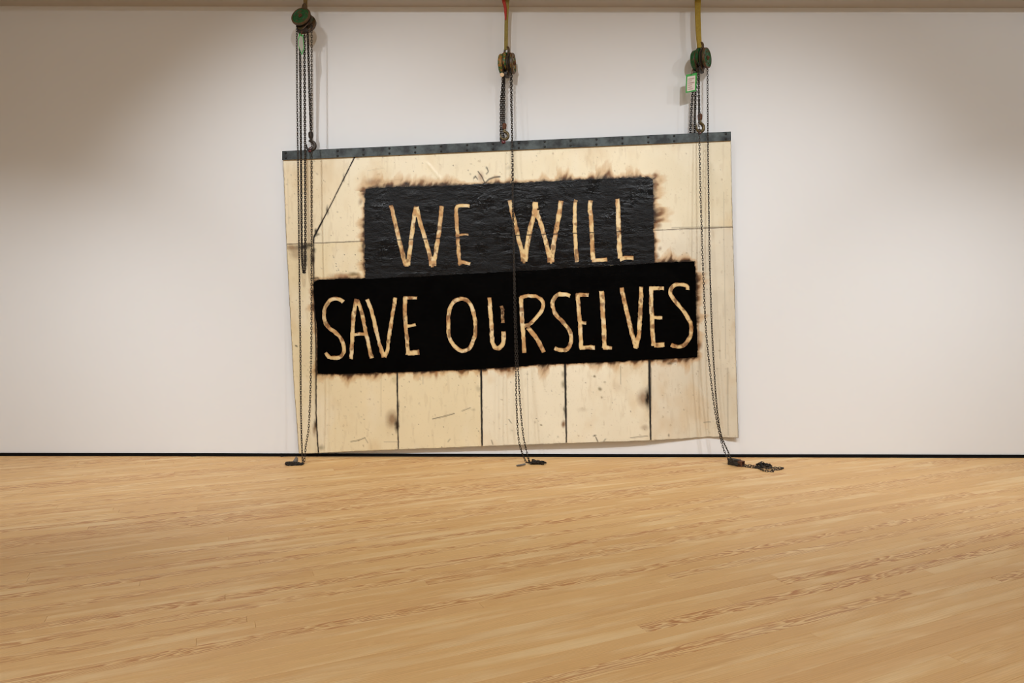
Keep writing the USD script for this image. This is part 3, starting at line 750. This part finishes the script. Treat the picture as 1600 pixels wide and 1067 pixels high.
def make_hoist(label, center, n, paint, hook_at, hook_scale, hook_mat, hand, load, slack, twist=0.0, face_paint=None):
    c = np.array(center); R = frame_of(n)
    h = thing('chain_hoist', label, 'chain hoist', c, group='chain hoists holding up the banner')
    put = lambda m: xf(m, R, c)
    gear = lathe([(-0.088, 0.0), (-0.088, 0.05), (-0.086, 0.085), (-0.080, 0.104), (-0.070, 0.113), (-0.04, 0.115), (-0.034, 0.112), (-0.034, 0.0)], 44)
    obj('gear_cover', put(gear), paint, h)
    obj('gear_cap', put(cat([lathe([(-0.1, 0.0), (-0.1, 0.03), (-0.096, 0.036), (-0.087, 0.038), (-0.087, 0)], 24)])), 'hoist_rusty', h)
    obj('side_plate', put(disc_plate(-0.034, -0.026, [(0, 0, 0.108), (0, 0.118, 0.03), (0.0, -0.10, 0.05)])), 'hoist_rusty', h)
    obj('side_plate', put(disc_plate(0.022, 0.030, [(0, 0, 0.10), (0, 0.118, 0.03), (0.0, -0.09, 0.05)])), 'hoist_rusty', h)
    obj('frame_casting', put(disc_plate(-0.034, 0.004, [(0, 0.02, 0.092), (0, 0.07, 0.06)])), paint, h)
    obj('pocket_wheel', put(lathe([(-0.026, 0.0), (-0.026, 0.084), (-0.014, 0.084), (-0.008, 0.068), (0.006, 0.068), (0.012, 0.084), (0.022, 0.084), (0.022, 0.0)], 28)), 'dark_iron', h)
    obj('hand_wheel', put(lathe([(0.030, 0.0), (0.030, 0.1), (0.036, 0.104), (0.042, 0.09), (0.050, 0.09), (0.056, 0.104), (0.06, 0.1), (0.06, 0.0)], 40)), 'dark_iron', h)
    wc = obj('wheel_cover', put(lathe([(0.060, 0.0), (0.060, 0.108), (0.064, 0.113), (0.080, 0.113), (0.085, 0.109), (0.085, 0.097), (0.080, 0.092), (0.078, 0.05), (0.083, 0.045), (0.083, 0.0)], 48)), face_paint or paint, h)
    obj('rim', put(cat([lathe([(0.083, 0.098), (0.087, 0.098), (0.088, 0.104), (0.086, 0.112), (0.074, 0.1155), (0.066, 0.1155), (0.066, 0.112)], 48)])), 'hoist_rusty', wc, label='rusty rim')
    obj('hub_nut', put(cat([lathe([(0.08, 0.024), (0.096, 0.024), (0.098, 0.02), (0.098, 0.0)], 6), lathe([(0.097, 0.01), (0.106, 0.01), (0.107, 0.0)], 12)])), 'rust', wc)
    for k in range(5):
        a = 0.4 + k * 2 * np.pi / 5
        obj('bolt', put((lambda m: (m[0] + np.array([0, 0.068 * np.cos(a), 0.068 * np.sin(a)]), m[1]))(lathe([(0.077, 0.008), (0.084, 0.008), (0.086, 0.005), (0.086, 0.0)], 10))), 'hoist_rusty', wc)
    obj('chain_guide', put(cat([bevel_box((-0.024, -0.06, -0.145), (0.02, 0.06, -0.105), 0.006)])), 'dark_iron', h)
    obj('tie_bolt', put(cat([lathe([(-0.05, 0), (-0.05, 0.014), (-0.04, 0.014), (-0.04, 0.009), (0.036, 0.009), (0.036, 0.014), (0.046, 0.014), (0.046, 0)], 12)])) if False else put(xf(lathe([(-0.05, 0), (-0.05, 0.014), (-0.04, 0.014), (-0.04, 0.009), (0.036, 0.009), (0.036, 0.014), (0.046, 0.014), (0.046, 0)], 12), np.eye(3), (0, 0, 0.115))), 'rust', h)
    # top eye
    a = np.linspace(0, 2 * np.pi, 24, endpoint=False)
    eye = tube(np.stack([np.zeros(24), 0.03 * np.cos(a), 0.150 + 0.042 * np.sin(a)], 1), 0.0125, 8, closed=True)
    top = frame_of((1, 0, 0))
    obj('top_eye', xf(eye, np.array([[math.cos(.9), -math.sin(.9), 0], [math.sin(.9), math.cos(.9), 0], [0, 0, 1]]), c), 'hoist_rusty', h, smooth=50)
    obj('hand_chain', chain([hand], 0.0272, 0.0225, 0.0068, seed=1), 'chain_steel', h, smooth=50, kind='stuff', label='thin endless hand chain hanging to the floor')
    obj('load_chain', chain([load] + [slack], 0.0238, 0.0295, 0.0098, seed=2), 'chain_steel', h, smooth=50, kind='stuff', label='thicker load chain')
    blk, hk, latch = hook(hook_scale, twist)
    hp = obj('load_hook', (hk[0] + hook_at, hk[1]), hook_mat, h, smooth=50)
    obj('swivel', (blk[0] + hook_at, blk[1]), 'dark_iron' if hook_mat != 'brass_hook' else 'rust', hp, smooth=50)
    obj('latch', (latch[0] + hook_at, latch[1]), 'dark_iron', hp, smooth=50)
    return h

def pile(start, end, cx, cy, rx, ry, n, seed, top=0.085):
    """A chain heaped on the floor: loops wandering round (cx, cy), stacked."""
    rg = np.random.default_rng(seed)
    pts = [start]
    for k in range(n):
        a = k * 2.1 + rg.normal(0, 0.5); rr = math.sqrt(rg.uniform(0.05, 1))
        h = 0.008 + top * (1 - rr * 0.85) * rg.uniform(0.1, 1.0)
        pts.append(np.array([cx + rx * rr * math.cos(a), cy + ry * rr * math.sin(a), h]))
    pts.append(end)
    p = smooth_path(pts, 60 * (n + 2) // 4)
    p[:, 2] = np.maximum(p[:, 2], 0.008)
    return p

def strand(pts, d0, d1, n=120):
    pts = np.array(pts, float)
    y = pts[:, 1]; t = (y - y[0]) / (y[-1] - y[0])
    return smooth_path(P(pts[:, 0], pts[:, 1], d0 + (d1 - d0) * t), n)

# left hoist: wheel cover facing the viewer
f1 = [G(473, 723, 0.01), G(475, 724, 0.01)]
dd = lambda q: -q[1]
h1a = strand([(463.6,34),(463.8,90),(465,200),(467,360),(469.5,560),(470.6,660),(472,708)], 0.36, 0.40)
h1b = strand([(487,36),(486.9,120),(487.1,250),(487,400),(486.8,495),(485.3,600),(482,671),(477,706)], 0.36, 0.40)
g = G(457, 726.5)
hand1 = np.vstack([smooth_path(np.vstack([h1a[::6], f1[0]]), 150), pile(f1[0], f1[1], g[0], g[1], 0.125, 0.055, 26, 5, 0.045), smooth_path(np.vstack([f1[1], h1b[::-6], h1b[0]]), 150)])
load1 = strand([(480.7,44),(482,90),(484.4,170),(485.6,206)], 0.30, 0.165)
sl1 = smooth_path(np.vstack([P(468.3,46,0.30), P(469.5,150,0.30), P(470.4,250,0.29), P(471.8,400,0.28), P(473.4,421,0.28), P(475.2,427,0.28), P(476.6,420,0.28), P(477,395,0.28), P(476.7,250,0.29), P(476,120,0.3), P(475.6,46,0.30)]), 260)
c1 = P(475.5, 33, 0.31)
make_hoist('round green chain hoist at top left with its wheel cover facing the viewer', c1, (-0.22, -0.9, 0.30), 'hoist_rusty', P(485.6, 209, 0.165), 1.2, 'dark_iron', hand1, load1, sl1, face_paint='hoist_green')

# middle hoist: seen edge-on
f2 = [G(822, 722, 0.01), G(827, 721, 0.01)]
h2a = strand([(797.7,92),(798.2,150),(799.5,200),(800.6,285),(802.5,400),(804.5,520),(806,576),(807.2,640),(809.5,674),(811.7,700),(815,712)], 0.27, 0.39)
h2b = strand([(799.2,92),(800,180),(801,238),(802,330),(804.5,440),(807,520),(809.5,576),(813.4,640),(816.7,671.5),(821,703),(825,714)], 0.15, 0.40)
g = G(838, 725.5)
hand2 = np.vstack([smooth_path(np.vstack([h2a[::6], f2[0]]), 150), pile(f2[0], f2[1], g[0], g[1], 0.125, 0.05, 26, 8), smooth_path(np.vstack([f2[1], h2b[::-6], h2b[0]]), 150)])
load2 = strand([(787.8,112),(787.8,150),(787.4,192)], 0.18, 0.165)
sl2 = smooth_path(np.vstack([P(787,112,0.17), P(784.4,140,0.14), P(782.6,165,0.10), P(782.6,217,0.06), P(783,300,0.05), P(785,420,0.045), P(787,300,0.05), P(786.4,217,0.06), P(785.8,165,0.12), P(787.4,135,0.15), P(788,112,0.17)]), 260)
make_hoist('yellow and green worn chain hoist in the middle, seen edge-on', P(791.8, 100, 0.18), (0.975, -0.22, 0.0), 'hoist_worn', P(788.2, 195.5, 0.165), 1.05, 'brass_hook', hand2, load2, sl2)

# right hoist: three-quarter view
f3 = [G(1142, 722, 0.045), G(1147, 722.5, 0.05)]
h3a = strand([(1092.5,94),(1092.3,160),(1093.2,240),(1097,376),(1102,498),(1110,585),(1117.5,643),(1125,681),(1134,708)], 0.24, 0.34)
h3b = strand([(1105.5,90),(1105.6,157),(1106.4,240),(1108,362),(1111.7,498),(1116,580),(1120.5,640),(1128,685),(1139,710)], 0.19, 0.34)
tail0, tail1 = G(1159, 727.5, 0.012), G(1159, 726, 0.012)
g = G(1192, 730.5)
inbox = lambda q: q
hand3 = np.vstack([smooth_path(np.vstack([h3a[::6], f3[0], G(1152, 725, 0.03), tail0, G(1170, 729.5, 0.008), G(1181, 730.8, 0.008)]), 190),
                   pile(G(1181, 730.8, 0.01), G(1181, 728.5, 0.01), g[0], g[1], 0.105, 0.05, 18, 4),
                   smooth_path(np.vstack([G(1200, 732, 0.02), G(1213, 730.5, 0.012), G(1224, 731, 0.008), G(1217, 733.5, 0.008), G(1206, 734, 0.008), G(1208, 736.5, 0.008), G(1195, 735.6, 0.01), G(1181, 728.5, 0.01)]), 60),
                   smooth_path(np.vstack([G(1181, 728.5, 0.008), G(1170, 726.8, 0.008), tail1, G(1152, 724.5, 0.04), f3[1], h3b[::-6], h3b[0]]), 190)])
load3 = strand([(1091.5,106),(1091.8,140),(1092.8,178)], 0.19, 0.165)
sl3 = smooth_path(np.vstack([P(1085,104,0.16), P(1082.6,140,0.11), P(1080,180,0.07), P(1078.8,210,0.06), P(1079,330,0.05), P(1082,420,0.045), P(1085,330,0.05), P(1085.3,210,0.06), P(1086.3,170,0.09), P(1087,140,0.13), P(1088,104,0.17)]), 260)
make_hoist('bright green chain hoist at the right, turned three-quarters, with a framed tag', P(1094.5, 93, 0.18), (0.78, -0.62, 0.0), 'hoist_green', P(1093.8, 181, 0.165), 1.15, 'brass_hook', hand3, load3, sl3, twist=0.3)

# ------------------------------------------------------------------ straps, tags, odds and ends on the floor
def strap(name, label, pts, d0, d1, width, mat, group='webbing slings hanging from the ceiling', plies=1, thick=0.006, kind_cat='sling'):
    """A flat webbing strap through pixels pts, reaching up to the ceiling."""
    pts = np.array(pts, float)
    t = np.linspace(0, 1, len(pts))
    c = smooth_path(P(pts[:, 0], pts[:, 1], d0 + (d1 - d0) * t), 40)
    c[:, 2] = np.minimum(c[:, 2], SOFF - 0.001)
    w = np.interp(np.linspace(0, 1, 40), np.linspace(0, 1, len(width)), width) / 2 * S
    ms = []
    for k in range(plies):
        y = -k * (thick + 0.004)
        V, Fc = [], []
        prof = np.array([(-1, -.5), (-.8, .5), (.8, .5), (1, -.5), (.8, -1.0), (-.8, -1.0)])
        for i in range(40):
            bow = 0.5 + 0.5 * math.cos(i * 0.15)
            V.append(np.stack([c[i, 0] + prof[:, 0] * w[i] + k * 0.008 * bow, c[i, 1] + y - prof[:, 1] * thick / 1.5, np.full(6, c[i, 2])], 1))
            if i:
                for j in range(6):
                    a0, a1 = (i - 1) * 6 + j, (i - 1) * 6 + (j + 1) % 6
                    Fc += [(a0, a1, a1 + 6), (a0, a1 + 6, a0 + 6)]
        Fc += [(0, j + 1, j) for j in range(1, 5)] + [(39 * 6, 39 * 6 + j, 39 * 6 + j + 1) for j in range(1, 5)]
        ms.append((np.vstack(V), np.array(Fc)))
    th = thing(name, label, kind_cat, c[0], group=group)
    for i, m in enumerate(ms):
        obj('strap_ply', m, mat, th, smooth=40)
    return th
strap('webbing_sling', 'short stretch of brown yellow webbing above the left hoist', [(477.5,-30),(477.3,0),(477.2,12),(476.8,20)], 0.30, 0.31, [6, 6, 5], 'brown_web', plies=2)
strap('webbing_sling', 'olive yellow webbing sling above the middle hoist', [(792.8,-30),(792.2,0),(791,40),(790.2,78)], 0.18, 0.18, [6, 6, 5.4, 4.4], 'olive_web', plies=2)
strap('webbing_sling', 'broad bright yellow webbing sling above the right hoist', [(1089.8,-30),(1089.9,0),(1090.6,40),(1092.3,75)], 0.18, 0.18, [8.6, 8.6, 8, 6], 'yellow_web', plies=2)
strap('red_strap', 'narrow red strap end draped along the middle sling', [(783,-30),(786.8,0),(789.6,14),(790,31)], 0.205, 0.202, [5, 5.5, 4.6, 2.5], 'red_web', group=None, kind_cat='strap')

def quad_plate(corners, depths, t):
    a = np.array([P(x, y, d) for (x, y), d in zip(corners, depths)]); b = a + [0, t, 0]
    return manifold3d.Manifold.hull_points(np.vstack([a, b]))
def tag_card(label, corners, depths, border, fillm, hole):
    c = np.array(corners, float); ctr = c.mean(0)
    th = thing('inspection_tag', label, 'tag', P(*ctr, depths[0]), group=None)
    obj('frame', quad_plate(corners, depths, 0.004), border, th, smooth=False)
    ins = ctr + (c - ctr) * np.array([0.78, 0.80]) + [0, 0.8]
    obj('card', quad_plate(ins, [d + 0.002 for d in depths], 0.003), fillm, th, smooth=False)
    obj('tie', tube(smooth_path([P(hole[0], hole[1], depths[0] + 0.01), P(hole[0] + .3, hole[1] - 3, depths[0] + 0.004), P(hole[0] + 1.5, hole[1] - 7, depths[0] - 0.01)], 8), 0.005, 6), 'rust', th, smooth=50)
    return th, ins
tg, ins = tag_card('white tag in a bright green frame hanging under the right hoist', [(1072.2,116.6),(1089,113.6),(1088,142),(1071.4,145.2)], [0.225, 0.205, 0.205, 0.225], 'tag_green', 'tag_card', (1081, 115.5))
for k in range(6):
    y = 0.14 + k * 0.14; rr_ = random.Random(k)
    l, r_ = 0.12, 0.5 + rr_.random() * 0.38
    lerp = lambda u, v: tuple((ins[0] * (1-u) + ins[1] * u) * (1-v) + (ins[3] * (1-u) + ins[2] * u) * v)
    obj('print_line', quad_plate([lerp(l, y), lerp(r_, y), lerp(r_, y + .05), lerp(l, y + .05)], [0.2285, 0.2215, 0.2215, 0.2285], 0.002), 'tag_print', tg, smooth=False)
tag_card('narrow green and white tag turned sideways under the left hoist', [(468,52),(473.6,54),(475.4,76),(471.8,86.5),(466.2,72),(465.8,60)], [0.42] * 6, 'tag_green', 'grey_card', (470.5, 55))
dt = thing('tag_disc', 'small round cream disc hanging at the bottom left of the middle hoist', 'tag', P(784.5, 117, 0.29))
obj('disc', xf(lathe([(0, 0), (0, 0.022), (0.003, 0.024), (0.007, 0.022), (0.008, 0)], 20), Rb, P(784.5, 117, 0.29)), 'cream_plastic', dt)
obj('wire', tube([P(784.5, 116, 0.292), P(784.6, 112, 0.287), P(785.5, 108, 0.27)], 0.003, 6), 'dark_iron', dt)

# left pile: grey wedge standing in the heap
w1 = [G(455, 724.5, 0.0), G(465.6, 724.0, 0.0), G(464.6, 726.6, 0.0), G(456.5, 727.2, 0.0)]
top = [G(462.3, 713.2, 0.082), G(465.0, 716.5, 0.058)]
wd = obj('wedge', manifold3d.Manifold.hull_points(np.vstack([w1, top, [q + [0, 0.02, 0] for q in top]])), 'grey_wedge', smooth=False)
tag(wd, 'small grey wedge standing in the left heap of chain', 'wedge')
# middle pile: short rod
rd = obj('rod', tube([G(807.2, 727.4, 0.012), G(814, 726.4, 0.014), G(821, 725.0, 0.02)], [0.009, 0.010, 0.010], 10), 'grey_wedge', smooth=40)
tag(rd, 'short flat-ended rod poking left out of the middle heap of chain', 'rod')
# right: dark box through which the chain runs
bx = thing('chain_box', 'small dark box with a red end lying on the floor at the right chain', 'box', G(1144.5, 726.8, 0.0))
A, B = G(1137, 725.8, 0.0), G(1152.6, 728.6, 0.0)
ax = (B - A) / np.linalg.norm(B - A); L = np.linalg.norm(B - A); nx = np.array([-ax[1], ax[0], 0])
def sleeve(l0, l1, w, hgt, t, z0=0.0):
    """A four-sided sleeve open at both ends, along ax."""
    outer = [(0, 0), (w, 0), (w, hgt), (0, hgt)]; inner = [(t, t), (w - t, t), (w - t, hgt - t), (t, hgt - t)]
    V = [A + ax * l + nx * y + np.array([0, 0, z + z0]) for l in (l0, l1) for y, z in outer + inner]
    Fc = []
    for j in range(4):
        k = (j + 1) % 4
        Fc += [(j, 8 + j, 8 + k), (j, 8 + k, k), (4 + j, 4 + k, 12 + k), (4 + j, 12 + k, 12 + j), (j, k, 4 + k), (j, 4 + k, 4 + j), (8 + j, 12 + k, 8 + k), (8 + j, 12 + j, 12 + k)]
    return np.array(V), np.array(Fc)
obj('sleeve', sleeve(0, L, 0.07, 0.066, 0.008), 'black_box', bx, smooth=False)
obj('collar', sleeve(L, L + 0.05, 0.062, 0.058, 0.007, 0.002), 'rust', bx, smooth=False, label='red-brown end')
